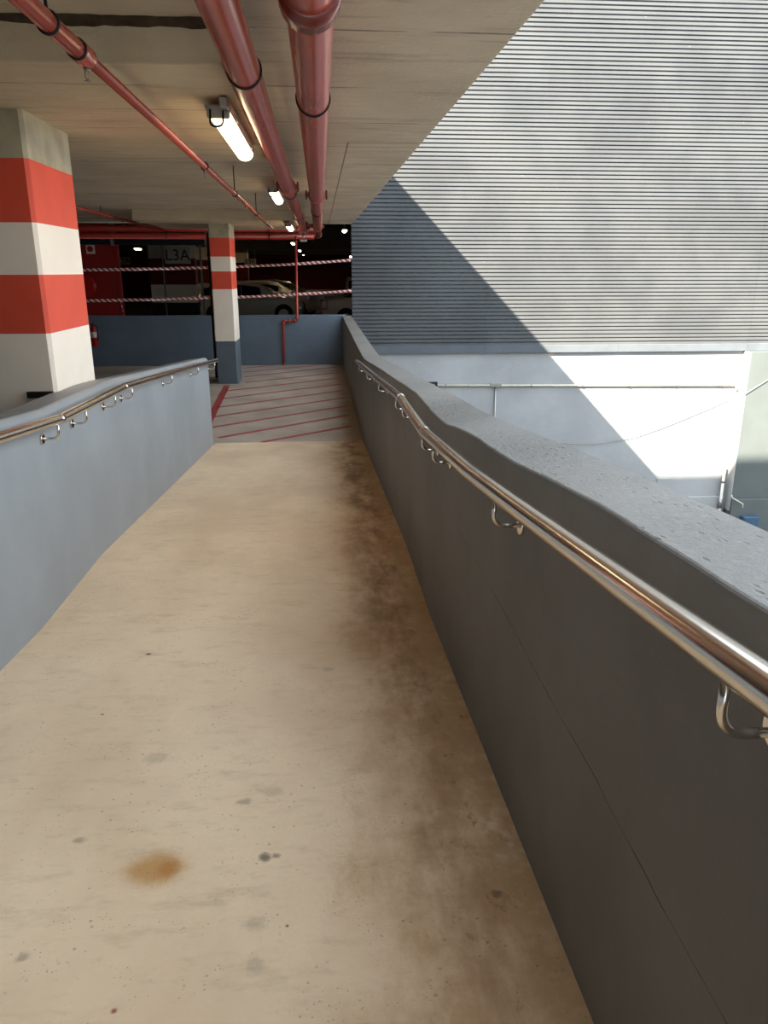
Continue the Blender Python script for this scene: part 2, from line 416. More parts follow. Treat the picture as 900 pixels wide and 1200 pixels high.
# side and back of the deck
struct(MB().box(-16.2, -16, -8, 20, 0, H + 1.33).build('wall_side', 'core'), 'plain wall closing the deck')
struct(MB().box(-16.2, -1.74, -8.2, -8, 0, H + 1.08).build('wall_rear', 'core'), 'unseen plain wall added behind the ramp to cut light from the rear')  # added out of view to keep rear light off the column front
struct(MB().box(1.0, 40, -10.4, -10, GROUND, H + 12).build('wall_sky_block', 'core'), 'unseen tall block added to cut the sky light on the cladding')  # out of view, added to hide low sky from the shaded cladding
struct(MB().box(-20, 60, -30, 20.5, GROUND - .2, GROUND).build('floor_yard', 'asphalt'), 'concrete floor of the light well below the ramp')

# ------------------------------------------------------------------ ceiling with drop panels
EX = lambda y: .971 - .0102 * (y - 3.63)
cl = MB().prism([(-16.2, -8.2), (.2, -8.2), (.2, 2.6), (EX(2.6), 2.6), (EX(19.65), 19.65), (-16.2, 19.65)], lambda u, v, z: (u, v, z), H + 1.08, H + 1.33)  # near notch is unseen, cut so sky light reaches the ramp and parapet
ceil = struct(cl.build('ceiling', 'slab', None, .01), 'board-marked raw concrete slab over the ramp')
for (y0, y1) in ((4.02, 7.08), (15.3, 18.4), (-7, -4)):
    MB().box(-3.38, -.42, y0, y1, H + .9, H + 1.081).build('drop_panel', 'drop', ceil, .008)
rr2 = random.Random(5); fv = []
for i in range(23):
    x = -1.46 + i * .048; h = .012 + .02 * min(1, i / 6) + rr2.uniform(-.005, .005)
    fv += [(x, 4.02 - h * 1.6, H + 1.079), (x, 4.021, H + 1.079 - h)]
MB().add(fv, [(2 * i, 2 * i + 1, 2 * i + 3, 2 * i + 2) for i in range(22)]).build('mortar_fillet', 'mortar', ceil)
# upper deck: unseen edge upstand and roof block, shaped to cast the cladding shadows
up = MB().prism([(EX(2.6) - .2, 2.6), (EX(2.6), 2.6), (EX(20.25), 20.25), (EX(20.25) - .2, 20.25)], lambda u, v, z: (u, v, z), H + 1.33, H + 3.3)
struct(up.build('wall_upper', 'core'), 'unseen solid edge wall of the deck above, sized for its diagonal shadow')  # out of view; height set by the diagonal shadow it throws on the cladding
struct(MB().box(-9, -.5, 5, 10, H + 1.33, H + 8.8).build('wall_shadow_block', 'core'), 'unseen block added on the roof deck to cast the lower wall shadow')  # added block, placed for the level shadow edge low on the white wall

# ------------------------------------------------------------------ columns
def column(x0, x1, y0, y1, label, stripes, base=0.):
    c = empty('column', ((x0 + x1) / 2, (y0 + y1) / 2, base), label, 'column', 'striped columns beside the ramp')
    cx, cy = (x0 + x1) / 2, (y0 + y1) / 2; ch = .022
    hx, hy = (x1 - x0) / 2, (y1 - y0) / 2
    out = [(-hx + ch, -hy), (hx - ch, -hy), (hx, -hy + ch), (hx, hy - ch), (hx - ch, hy), (-hx + ch, hy), (-hx, hy - ch), (-hx, -hy + ch)]
    for nm, mt, z0, z1 in stripes:
        MB().prism(out, lambda u, v, z: (u, v, z), z0 - base, z1 - base).build(nm, mt, c)
    return c
ST = [('grey_base', 'col_grey', 0, H - 1.375), ('white_band', 'col_white', H - 1.375, H - .345), ('red_band', 'col_red', H - .345, H), ('white_band', 'col_white', H, H + .282), ('red_band', 'col_red', H + .282, H + .638), ('concrete_head', 'col_conc', H + .638, H + .9)]
column(-2.17, -1.745, 16.37, 17.2, 'red and white striped column with dark grey foot at the edge of the hatched landing', ST)
ST1 = [list(s) for s in ST]; ST1[1][3] = H - .374; ST1[2][2] = H - .374; ST1[2][3] = H - .02; ST1[3][2] = H - .02
c1 = column(-2.12, -1.70, 5.1, 5.99, 'big red and white striped column standing against the ledge of the left ramp wall', ST1)
MB().box(.03, .19, -.475, -.446, H - .775, H - .735).build('joint_filler', 'dark', c1)

# ------------------------------------------------------------------ cladding building across the light well
CY = 20.3; CZ0 = H - 1.86; CZ1 = H + 9.0
back = struct(MB().box(.86, 16, CY + .08, CY + .26, H - 2.0, CZ1).build('wall_cladding', 'flash'), 'tall facade clad in horizontally ribbed grey metal')
def sheet(x0, x1, dy):
    vs = []; z = CZ0; P = .097; rows = []
    while z < CZ1:
        for dz, d in ((0, 0), (.052, 0), (.066, .034), (.086, .034)): rows.append((z + dz, d))
        z += P
    for zz, d in rows: vs += [(x0, CY + d + dy, zz), (x1, CY + d + dy, zz)]
    k = len(rows)
    MB().add(vs, [(2 * i, 2 * i + 1, 2 * i + 3, 2 * i + 2) for i in range(k - 1)]).build('cladding_sheet', 'cladding', back).modifiers.new('thick', 'SOLIDIFY').thickness = -.003
for i, (a, b) in enumerate(((.82, 4.31), (4.30, 11.5), (11.49, 16))): sheet(a, b, .0 if i % 2 else .006)
for a, b in ((.82, 4.3), (4.305, 7.9), (7.905, 11.5), (11.505, 16)):
    MB().prism([(CY - .02, H - 2.05), (CY - .02, H - 1.865), (CY + .03, H - 1.85), (CY + .08, H - 1.85), (CY + .08, H - 2.05)], YZ, a, b).build('flashing', 'flash', back)
low = struct(MB().box(.78, 11.45, CY + .06, CY + .5, GROUND, H - 1.99).build('wall_lower', 'white_wall'), 'white painted wall below the ribbed metal cladding')
MB().box(9.7, 11.45, CY + .0, CY + .07, GROUND, H - 6.15).build('plinth', 'white_wall', low, .02)
MB().box(9.4, 9.75, CY + .035, CY + .065, GROUND, H - 5.6).build('plinth', 'white_wall', low, .01)
pier = struct(MB().box(11.47, 15, CY - .3, CY + .5, GROUND, H - 2.06).build('wall_pier', 'pier'), 'grey-green pier wall standing proud of the white wall')
MB().box(11.45, 11.469, CY - .3, CY + .5, H - 6.5, H - 2.06).build('white_return', 'white_wall', pier)
MB().box(11.47, 13.0, CY - .36, CY - .3, GROUND, H - 6.15).build('plinth', 'pier', pier, .02)
# cream conduit and its fittings
cd = empty('wall_conduit', (7, CY + .025, H - 2.9), 'cream conduit running level along the white wall below the cladding', 'conduit')
L = lambda x, z: (x - 7, 0, z + 2.9)
MB().tube([L(3.05, -2.9), L(11.2, -2.985)], .028, 10).build('conduit_pipe', 'conduit', cd)
MB().tube(fillet([L(11.2, -2.985), L(11.33, -2.985), L(11.37, -3.12)], .06), .026, 10).build('conduit_elbow', 'conduit', cd)
for x in (3.3, 3.9, 5.6, 7.0, 8.3, 9.6, 10.9):
    ring(MB(), L(x, -2.9 - .085 * (x - 3.05) / 8.15), (1, 0, 0), .028, .035, .012, 12).build('saddle_clip', 'galv', cd)
MB().box(4.48 - 7, 4.80 - 7, -.05, .03, -.055, .055).build('tee_box', 'galv', cd, .01)
MB().tube([(4.64 - 7, 0, -.05), (4.66 - 7, 0, -2.6)], .022, 8).build('drop_pipe', 'galv', cd)
jb = tag(MB().box(2.62, 3.06, CY - .03, CY + .059, H - 3.0, H - 2.8).build('junction_box', 'dark', None, .015), 'small black junction box at the start of the cream conduit', 'junction box')
MB().box(2.70, 2.98, CY - .045, CY - .029, H - 2.95, H - 2.85).build('cover_plate', 'galv', jb)
cb = [(4.9, -4.2), (5.9, -4.40), (6.7, -4.53), (7.385, -4.567), (8.0, -4.50), (8.6, -4.394), (9.3, -4.16), (10.0, -3.885), (10.7, -3.59), (11.40, -3.283)]
tag(MB().tube([(x, CY + .03, H + z) for x, z in cb] + [(11.38, CY - .33, H - 3.2), (12.25, CY - .33, H - 2.64), (13.2, CY - .33, H - 2.2)], .008, 6).build('slack_cable', 'lampbody'), 'thin cable hanging slack across the white wall', 'cable')
dp = empty('downpipe', (11.3, CY - .06, GROUND), 'slim white downpipe in the corner of the white wall by the pier', 'downpipe')
gz = -GROUND + H
MB().tube([(0, 0, 0), (0, 0, gz - 5.25)], .04, 12).build('pipe', 'white_pl', dp)
ring(MB(), (0, 0, gz - 6.35), (0, 0, 1), .04, .25, .02, 14).build('coupling', 'galv', dp)
for z in (-5.7, -6.9): ring(MB(), (0, 0, gz + z), (0, 0, 1), .04, .05, .012, 14).build('bracket', 'galv', dp)
tag(MB().tube([(11.42, CY - .39, H - 6.0), (11.44, CY - .4, H - 6.08), (11.72, CY - .5, H - 6.24), (11.73, CY - .5, H - 6.36)], .015, 8).build('spout', 'conduit'), 'short bent white spout sticking out of the pier wall', 'pipe')
bb = empty('meter_box', (12.02, CY - .46, H - 6.86), 'blue box fixed low on the pier wall', 'box')
MB().box(-.24, .24, -.1, .1, -.24, .24).build('casing', 'bluebox', bb, .03)
MB().box(-.2, .2, -.112, -.1, -.2, .2).build('door', 'bluebox', bb, .01)

# ------------------------------------------------------------------ deck beyond the low wall
FZ = H - 1.85
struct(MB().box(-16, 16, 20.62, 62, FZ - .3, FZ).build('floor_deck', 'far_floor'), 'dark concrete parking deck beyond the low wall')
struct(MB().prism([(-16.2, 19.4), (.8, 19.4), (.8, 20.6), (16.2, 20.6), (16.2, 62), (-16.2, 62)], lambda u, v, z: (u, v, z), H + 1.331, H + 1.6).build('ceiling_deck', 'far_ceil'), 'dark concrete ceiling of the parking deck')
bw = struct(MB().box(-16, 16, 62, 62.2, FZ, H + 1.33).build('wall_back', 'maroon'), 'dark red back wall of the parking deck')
struct(MB().box(-16.2, -16, 20, 62, FZ - .3, H + 1.33).build('wall_deck_side', 'maroon'))
struct(MB().box(16, 16.2, 20.56, 62, FZ - .3, H + 1.33).build('wall_deck_end', 'maroon'))
for y in (26.5, 37.5, 48.5):
    MB().box(-15.9, 15.9, y, y + .6, H + .95, H + 1.335).build('beam', 'far_ceil', bpy.data.objects['ceiling_deck'])
struct(MB().box(-16, .86, 20.56, 20.62, 0, FZ).build('wall_step', 'farwall'))
rp = empty('wall_pier_red', (-6.6, 23.4, FZ), 'red painted pier wall behind the barrier tape', 'wall'); 
MB().box(-1.2, .95, -.4, -.3, 0, H + 1.33 - FZ).build('pier_body', 'redwall', rp, .01)
MB().box(.95, 1.06, -.42, -.28, 0, H + 1.33 - FZ).build('door_jamb', 'redwall', rp, .01)
al = tag(MB().box(-6.395, -6.165, 22.955, 22.998, H + .46, H + .72).build('alarm_sign', 'sign', None, .004), 'white square sign with a red disc on the red pier wall', 'sign')
MB().tube([(-6.28, 22.955, H + .59), (-6.28, 22.948, H + .59)], .082, 24).build('red_disc', 'redplastic', al)
hr = empty('hose_reel', (-6.5, 22.85, H - .4), 'round red fire hose reel mounted on the red pier wall', 'hose reel')
MB().tube([(0, .14, 0), (0, -.1, 0)], .06, 14).build('hub', 'redplastic', hr)
ring(MB(), (0, -.1, 0), (0, 1, 0), .24, .02, .06, 28).build('side_disc', 'redplastic', hr)
ring(MB(), (0, .06, 0), (0, 1, 0), .24, .02, .06, 28).build('side_disc', 'redplastic', hr)
ring(MB(), (0, -.02, 0), (0, 1, 0), .2, .13, .02, 28).build('hose_coil', 'dark', hr)
ex = empty('fire_extinguisher', (-5.50, 19.62, H - 1.75), 'red fire extinguisher hanging on the low grey wall behind the big column', 'extinguisher')
MB().tube([(0, 0, 0), (0, 0, .01), (0, 0, .42), (0, 0, .47), (0, 0, .5)], [.05, .075, .075, .05, .025], 18).build('cylinder', 'redplastic', ex)
ring(MB(), (0, 0, .28), (0, 0, 1), .0745, .14, .002, 18).build('label_sleeve', 'sign', ex)
MB().box(-.02, .02, -.07, .03, .5, .55).build('valve_handle', 'dark', ex, .005)
MB().tube(fillet([(.03, 0, .5), (.11, -.02, .48), (.1, -.02, .15)], .05), .011, 8).build('hose', 'dark', ex)
MB().box(-.03, .03, .07, .135, .3, .36).build('wall_bracket', 'dark', ex)

def text(body, size, loc, mat, parent):
    cu = bpy.data.curves.new('sign_letters', 'FONT'); cu.body = body; cu.size = size; cu.align_x = 'CENTER'; cu.align_y = 'CENTER'; cu.extrude = .003
    t = bpy.data.objects.new('tmp', cu); C.objects.link(t)
    dg = bpy.context.evaluated_depsgraph_get(); me = bpy.data.meshes.new_from_object(t.evaluated_get(dg))
    bpy.data.objects.remove(t); me.materials.clear(); me.materials.append(M[mat])
    o = bpy.data.objects.new('lettering', me); C.objects.link(o); o.parent = parent
    o.location = loc; o.rotation_euler = (math.pi / 2, 0, 0); return o
def sign(x, y, z, wd, ht, label):
    s = empty('bay_sign', (x, y, z), label, 'sign')
    MB().box(-wd / 2, wd / 2, -.02, .02, -ht / 2, ht / 2).build('board', 'sign', s, .004)
    text('L3A', ht * .95, (0, -.024, 0), 'signtext', s)
    for k in (-1, 1): MB().tube([(k * wd * .4, 0, ht / 2), (k * wd * .4, 0, H + 1.33 - z)], .008, 6).build('hanger_rod', 'galv', s)
    return s
sign(-4.79, 28.0, H + .51, .85, .53, 'white hanging sign reading L3A before the wide striped pier')
sign(-10.6, 45.0, H + .55, .68, .42, 'small distant sign reading L3A seen through the gap by the red pier wall')
sign(-3.35, 40.0, H + .44, .55, .30, 'dim far sign reading L3A above the parked hatchbacks')
def pier_col(x0, x1, y0, y1, label):
    c = empty('parking_pier', ((x0 + x1) / 2, (y0 + y1) / 2, FZ), label, 'column')
    hx, hy = (x1 - x0) / 2, (y1 - y0) / 2
    for nm, mt, a, b in (('dark_base', 'dark', FZ, H - 1.07), ('white_band', 'col_white', H - 1.07, H - .45), ('maroon_band', 'maroon', H - .45, H + .43), ('white_band', 'col_white', H + .43, H + .9), ('concrete_head', 'far_ceil', H + .9, H + 1.33)):
        MB().box(-hx, hx, -hy, hy, a - FZ, b - FZ).build(nm, mt, c, .01)
pier_col(-5.95, -4.36, 28.9, 29.4, 'wide striped pier behind the L3A sign')
pier_col(-4.85, -4.2, 32, 32.6, 'narrow striped pier behind the wide pier')
pier_col(-4.3, -3.6, 41.2, 42, 'far striped pier above the parked hatchbacks')
tag(MB().box(-5.31, -5.27, 27.96, 28.0, FZ, H + 1.33).build('corner_post', 'galv'), 'thin pale post at the corner of the wide striped pier', 'post')
tag(MB().box(-4.19, -4.12, 28.9, 28.96, FZ, H + 1.33).build('corner_post', 'galv'), 'thin pale post between the wide and the narrow striped pier', 'post')

# ------------------------------------------------------------------ parked cars
def car(name, label, loc, rz, paintm, st, roof_range, wheels, half=.86, tailx=None, wr=.31):
    """st: stations (x, z bottom, z belt, z top, half width at top); nose towards +x"""
    c = empty(name, loc, label, 'car', None, rz)
    vs = []; fs = []; K = 10
    for x, zb, zt, zr, wt in st:
        e = 1.0 if abs(x) < abs(st[0][0]) - .25 else .9
        wb = half * e
        r = [(-wb * .9, zb), (-wb, zb + .18), (-wb, zt - .14), (-wb * .97, zt), (-wt, zr - .05), (-wt * .82, zr), (wt * .82, zr), (wt, zr - .05), (wb * .97, zt), (wb, zt - .14), (wb, zb + .18), (wb * .9, zb)]
        K = len(r); vs += [(x, a, b) for a, b in r]
    for i in range(len(st) - 1):
        for k in range(K): fs.append((i * K + k, (i + 1) * K + k, (i + 1) * K + (k + 1) % K, i * K + (k + 1) % K))
    fs += [tuple(range(K)), tuple((len(st) - 1) * K + k for k in range(K - 1, -1, -1))]
    mb = MB(); mb.add(vs, fs, True); b = mb.build('body', paintm, c, .03)
    a, d = roof_range
    cab = [s for s in st if a <= s[0] <= d]
    for s in (-1, 1):
        bot = [(x, s * (half * .97 * .985 + .012), zt + .05) for x, zb, zt, zr, wt in cab]
        def tp(x, zt, zr, wt):
            t = .84; return (x, s * (half * .97 * (1 - t) + wt * t + .012), zt * (1 - t) + (zr - .05) * t)
        top = [tp(x, zt, zr, wt) for x, zb, zt, zr, wt in cab]
        m = len(cab) // 2
        for i0, i1 in ((0, m), (m, len(cab) - 1)):
            g = MB(); bb_, tt_ = bot[i0:i1 + 1], top[i0:i1 + 1]; n_ = len(bb_)
            sh = .04 if i0 else -.0
            bb_ = [(bb_[0][0] + sh, *bb_[0][1:])] + bb_[1:]; tt_ = [(tt_[0][0] + sh, *tt_[0][1:])] + tt_[1:]
            g.add(bb_ + tt_, [(i, i + 1, n_ + i + 1, n_ + i) for i in range(n_ - 1)]); g.build('side_window', 'glass', c)
    # windscreen and rear window lie on the sloping faces at each end of the cabin
    def screen(nm, p, q):
        g = MB(); out = .015 if p[0] > q[0] else -.015
        def pt(t, sy):
            x = p[0] + (q[0] - p[0]) * t; z = p[3] + (q[3] - p[3]) * t; w_ = (p[4] + (q[4] - p[4]) * t) * .8
            return (x + out, sy * w_, z + .012)
        g.add([pt(.1, -1), pt(.1, 1), pt(.9, 1), pt(.9, -1)], [(0, 1, 2, 3)]); g.build(nm, 'glass', c)
    idx = [i for i, s in enumerate(st) if a <= s[0] <= d]
    screen('windscreen', st[idx[-1]], st[idx[-1] - 1]); screen('rear_window', st[idx[0]], st[idx[0] + 1])
    for x in wheels:
        for s in (-1, 1):
            y1 = s * (half + .012)
            ring(MB(), (x, s * half, wr + .02), (0, 1, 0), wr + .01, .04, .03, 24).build('wheel_arch', 'dark', c)
            wh = MB().tube([(x, s * (half - .2), wr), (x, s * (half - .19), wr), (x, y1 + s * .01, wr), (x, y1 + s * .03, wr)], [wr * .9, wr, wr, wr * .85], 24).build('wheel', 'rubber', c)
            MB().tube([(x, y1 + s * .02, wr), (x, y1 + s * .036, wr)], wr * .62, 12).build('rim', 'carsilver', wh)
    x0, x1 = st[0][0], st[-1][0]
    zt = st[1][2]
    for s in (-1, 1):
        MB().box(x0 - .02, x0 + .2, s * half * .92 - .09, s * half * .92 + .09, zt - .32, zt - .04).build('tail_lamp', 'tail', c, .03)
        MB().box(x1 - .28, x1 - .02, s * half * .80 - .11, s * half * .80 + .11, st[-2][2] - .22, st[-2][2] - .07).build('head_lamp', 'chrome', c, .03)
        mx = cab[-1][0] - .2
        MB().box(mx, mx + .12, s * (half + .02) - .08, s * (half + .02) + .08, cab[-1][2] + .03, cab[-1][2] + .16).build('door_mirror', paintm, c, .03)
    MB().box(x0 - .015, x0 + .1, -.26, .26, .52, .64).build('number_plate', 'sign', c)
    return c
HATCH = [(-2.0, .35, .72, .82, .60), (-1.93, .24, .92, 1.02, .66), (-1.72, .2, .94, 1.34, .62), (-1.2, .18, .93, 1.47, .62), (-.3, .18, .92, 1.5, .62), (.35, .18, .92, 1.40, .60), (1.15, .18, .94, .99, .64), (1.65, .2, .84, .89, .62), (1.92, .24, .68, .74, .55), (2.0, .3, .6, .64, .5)]
SEDAN = [(-2.25, .35, .72, .80, .6), (-2.18, .26, .95, 1.0, .66), (-1.5, .2, .97, 1.05, .66), (-.95, .18, .95, 1.38, .6), (-.2, .18, .93, 1.45, .6), (.45, .18, .93, 1.38, .6), (1.2, .18, .94, .99, .64), (1.9, .22, .82, .87, .62), (2.2, .28, .62, .68, .55)]
PICK = [(-2.6, .5, 1.08, 1.12, .80), (-2.55, .45, 1.12, 1.16, .82), (-1.05, .4, 1.12, 1.16, .82), (-.95, .3, 1.1, 1.62, .66), (-.3, .3, 1.1, 1.74, .64), (.4, .3, 1.1, 1.68, .62), (1.05, .3, 1.1, 1.16, .7), (1.95, .35, 1.0, 1.05, .7), (2.4, .4, .8, .85, .6), (2.5, .45, .7, .75, .55)]
car('hatchback_car', 'silver hatchback parked side-on just beyond the low wall, nose towards the red riser pipe', (-2.65, 31, FZ), 0, 'carwhite', HATCH, (-1.75, 1.2), (-1.25, 1.28))
car('hatchback_car', 'grey hatchback parked in the second row behind the silver hatchback', (-2.15, 34.4, FZ), 0, 'carsilver', HATCH, (-1.75, 1.2), (-1.25, 1.28))
car('hatchback_car', 'dark hatchback parked in the third row behind the grey hatchback', (-1.75, 37, FZ), 0, 'cargrey', HATCH, (-1.75, 1.2), (-1.25, 1.28))
car('pickup_truck', 'white double-cab pickup with tail lamp showing beside the red riser pipe', (2.05, 31.2, FZ), 0, 'carwhite', PICK, (-1.0, 1.1), (-1.55, 1.6), .9, None, .36)
car('sedan_car', 'white sedan parked before the white pickup, only its boot and rear wheel showing', (2.3, 27.6, FZ), 0, 'carwhite', SEDAN, (-1.5, 1.25), (-1.42, 1.4))

# ------------------------------------------------------------------ overhead pipes
def ppos(o, mb, nm, mt): return mb.build(nm, mt, o)
p1 = empty('fire_main_pipe', (-.317, 4, H + .87), 'slimmer red fire main under the ceiling, ending in a bolted flange', 'pipe', 'red fire mains under the ceiling')
MB().tube([(0, y, 0) for y in (-12, 0, 4, 8, 13.3)], .074, 28).build('pipe', 'pipe', p1)
for y in (-.05, 5.6, 9.5): ring(MB(), (0, y, 0), (0, 1, 0), .074, .02, .008, 28).build('hanger_ring', 'dark', p1); 
for y in (-.05, 5.6, 9.5): MB().tube([(0, y, .075), (0, y, .215)], .006, 8).build('hanger_rod', 'galv', p1)
def coupling(parent, y, r):
    k = ring(MB(), (0, y, 0), (0, 1, 0), r, .075, .016, 28).build('coupling', 'pipe', parent)
    for s in (-1, 1):
        MB().box(s * (r + .028) - .02, s * (r + .028) + .02, y - .03, y + .03, -.025, .025).build('lug', 'pipe_dark', k, .006)
        MB().tube([(s * (r + .034), y, -.05), (s * (r + .034), y, .05)], .009, 8).build('bolt', 'dark', k)
coupling(p1, 5.0, .074)
fg = ring(MB(), (0, 13.2, 0), (0, 1, 0), .075, .05, .07, 28).build('flange', 'pipe_dark', p1)
for k in range(8):
    a = k * math.pi / 4 + .39; MB().tube([(.118 * math.cos(a), 13.15, .118 * math.sin(a)), (.118 * math.cos(a), 13.24, .118 * math.sin(a))], .012, 8).build('bolt', 'galv', fg)
MB().tube([(0, 13.22, 0), (0, 13.4, 0), (0, 13.75, 0)], [.11, .13, .06], 20).build('valve_body', 'pipe', p1)
MB().tube([(0, 13.45, -.09), (0, 13.45, -.24)], .02, 10).build('valve_stem', 'galv', p1)
MB().box(-.07, .07, 13.38, 13.52, -.27, -.22).build('valve_lever', 'galv', p1, .01)
p2 = empty('fire_main_pipe', (-.01, 4, H + .86), 'thicker red fire main under the ceiling, running on to the cross mains', 'pipe', 'red fire mains under the ceiling')
MB().tube([(0, y, 0) for y in (-12, 0, 4, 8, 15.9)], .084, 28).build('pipe', 'pipe', p2)
ring(MB(), (0, 15.93, 0), (0, 1, 0), .084, .09, .014, 28).build('end_cap', 'pipe', p2)
for y in (.47, 8.2): ring(MB(), (0, y, 0), (0, 1, 0), .084, .02, .008, 28).build('hanger_ring', 'dark', p2); 
for y in (.47, 8.2): MB().tube([(0, y, .085), (0, y, .225)], .006, 8).build('hanger_rod', 'galv', p2)
coupling(p2, 5.8, .084); coupling(p2, 12.5, .084)
ring(MB(), (0, -1.12, 0), (0, 1, 0), .084, .14, .02, 28).build('collar', 'pipe_dark', p2)
# sprinkler branch
def sprinkler(parent, y, r):
    h = MB().tube([(0, y, -r * .8), (0, y, -r - .012)], .014, 12).build('sprinkler_head', 'pipe', parent)
    MB().tube([(0, y, -r - .012), (0, y, -r - .022)], .011, 10).build('thread', 'galv', h)
    for s in (-1, 1): MB().tube([(s * .008, y, -r - .02), (s * .009, y, -r - .04), (0, y, -r - .055)], .0022, 6).build('frame_arm', 'galv', h)
    MB().tube([(0, y, -r - .055), (0, y, -r - .058)], .014, 10).build('deflector', 'galv', h)
s1 = empty('sprinkler_pipe', (-.89, 3.46, H + .80), 'thin red sprinkler pipe crossing under the drop panels with hanging heads', 'pipe', 'sprinkler pipes')
MB().tube([(0, -11, 0), (0, -2, 0), (0, 0, 0)], .033, 20).build('pipe', 'pipe', s1)
MB().tube([(0, 0, 0), (0, 6, 0), (0, 12.7, 0)], .024, 20).build('pipe', 'pipe', s1)
MB().tube([(0, -.1, 0), (0, -.09, 0), (0, .03, 0), (0, .1, 0)], [.033, .04, .04, .024], 20).build('reducer', 'pipe', s1)
for y in (-.42, -.1): ring(MB(), (0, y, 0), (0, 1, 0), .034, .012, .006, 20).build('hanger_ring', 'dark', s1)
for y in (3.3, 5.6, 8.6, 11.2): ring(MB(), (0, y, 0), (0, 1, 0), .025, .02, .008, 18).build('hanger_ring', 'dark', s1)
for y in (-.42, 5.6, 8.6): MB().tube([(0, y, .03), (0, y, .28)], .006, 8).build('hanger_rod', 'dark', s1)
for y in (0.02, 3.3, 6.9, 10.4): sprinkler(s1, y, .028)
s2 = empty('sprinkler_pipe', (-3.75, 12, H + .95), 'thin red sprinkler pipe running in the shade behind the big column', 'pipe', 'sprinkler pipes')
MB().tube([(0, -2, 0), (0, 8.2, 0)], .026, 16).build('pipe', 'riser', s2)
for y in (2.6, 6.): MB().tube([(0, y, .02), (0, y, .13)], .006, 8).build('hanger_rod', 'dark', s2)
for y in (4.2,): sprinkler(s2, y, .03)
# cross mains beyond the low wall
for i, (z, r, lab) in enumerate(((1.0, .085, 'upper red cross main above the low wall'), (.825, .075, 'lower red cross main above the low wall'))):
    cm = empty('cross_main_pipe', (-7, 20.32, H + z), lab, 'pipe', 'red cross mains')
    MB().tube([(-8.9, 0, 0), (0, 0, 0), (6.9, 0, 0)], r, 20).build('pipe', 'trans', cm)
    for x in (-4, .9, 3.3, 5.8): ring(MB(), (x, 0, 0), (1, 0, 0), r, .02, .008, 20).build('hanger_ring', 'dark', cm)
    for x in (() if i else (-4, .9, 3.3, 5.8)): MB().tube([(x, -r - .01, 0), (x, -r - .01, 1.33 - z)], .006, 6).build('hanger_rod', 'galv', cm)
bp = empty('beam_strip', (-7, 20.75, H + .71), 'black duct standing in for the dark beam underside below the red cross mains', 'strip')  # black strip stands in for the dark underside of the beam beyond
MB().box(-8.9, 4.9, -.1, .1, -.08, .08).build('strip_body', 'dark', bp, .01)
for x in (1.9, 4.2): MB().box(x - .04, x + .04, -.11, .11, -.09, .62).build('hanger', 'galv', bp)
rs = empty('riser_pipe', (-.55, 19.68, 0), 'red riser pipe with a dog-leg fixed on the low grey wall', 'pipe')
MB().tube(fillet([(-.39, 0, .02), (-.36, 0, H - 1.165), (-.02, 0, H - 1.165), (.01, 0, H + .74)], .05, 6), .029, 16).build('pipe', 'riser', rs)
MB().tube(fillet([(.01, 0, H + .735), (.01, 0, H + .79), (.01, .56, H + .795)], .05, 6), .029, 16).build('elbow', 'riser', rs)
for p, ax in (((-.385, 0, .03), (0, 0, 1)), ((-.33, 0, H - 1.165), (1, 0, 0)), ((-.36, 0, H - 1.22), (0, 0, 1)), ((-.02, 0, H - 1.10), (0, 0, 1)), ((-.07, 0, H - 1.165), (1, 0, 0)), ((.01, 0, H + .68), (0, 0, 1))):
    ring(MB(), p, ax, .029, .05, .009, 16).build('coupling', 'riser', rs)
MB().box(-.205, -.185, -.04, .075, H - 1.215, H - 1.105).build('clip', 'galv', rs)
bd = empty('black_downpipe', (-2.27, 17.42, 0), 'black downpipe standing behind the striped column with the grey foot', 'downpipe')
MB().tube([(0, 0, 0), (0, 0, 2.95)], .085, 18).build('pipe', 'dark', bd)
for z in (1.35, 2.58): ring(MB(), (0, 0, z), (0, 0, 1), .085, .06, .012, 18).build('coupling', 'dark', bd)
MB().tube(fillet([(0, 0, 2.9), (0, 0, 3.0), (-.0, 1.2, 3.05)], .1), .08, 14).build('elbow', 'dark', bd)

# ------------------------------------------------------------------ lamps
def batten(x, y, z, ln, label, group, lens, detail=True, top=H + 1.33):
    b = empty('batten_light', (x, y, z), label, 'lamp', group)
    MB().prism([(-.075, 0), (.075, 0), (.065, -.035), (-.065, -.035)], lambda u, v, t: (u, t, v), 0, ln).build('housing', 'lampbody', b, .006)
    n = 10; sec = [(.06 * math.cos(math.pi * k / n), -.035 - .05 * math.sin(math.pi * k / n)) for k in range(n + 1)]
    MB().prism(sec, lambda u, v, t: (u, t, v), .02, ln - .02).build('lens', lens, b)
    if not detail:
        for t in (.2, ln - .2): MB().tube([(0, t, -.005), (0, t, top - z)], .008, 6).build('drop_rod', 'galv', b)
    if detail:
        MB().box(-.062, .062, -.012, .022, -.07, -.002).build('end_cap', 'lampbody', b, .01)
        MB().box(.015, .065, -.09, -.012, -.035, .025).build('connector', 'galv', b, .01)
        MB().tube(fillet([(-.04, -.02, -.03), (-.04, -.06, -.12), (.03, -.06, -.12), (.03, -.04, -.04)], .05), .006, 8).build('flex', 'dark', b)
        for t in (.3, ln - .3): MB().box(-.078, .078, t, t + .03, -.042, .004).build('clip', 'galv', b)
        for t in (.35, ln - .35): MB().tube([(0, t, -.01), (0, t, top - z)], .008, 6).build('drop_rod', 'galv', b)
    return b
batten(-.53, 4.72, H + .87, 1.62, 'lit batten light under the first drop panel beside the slimmer fire main', 'batten lights over the ramp', 'lens', True, H + .9)
batten(-.54, 10.1, H + .98, 1.62, 'lit batten light on the bare slab between the two drop panels', 'batten lights over the ramp', 'lens', True, H + 1.08)
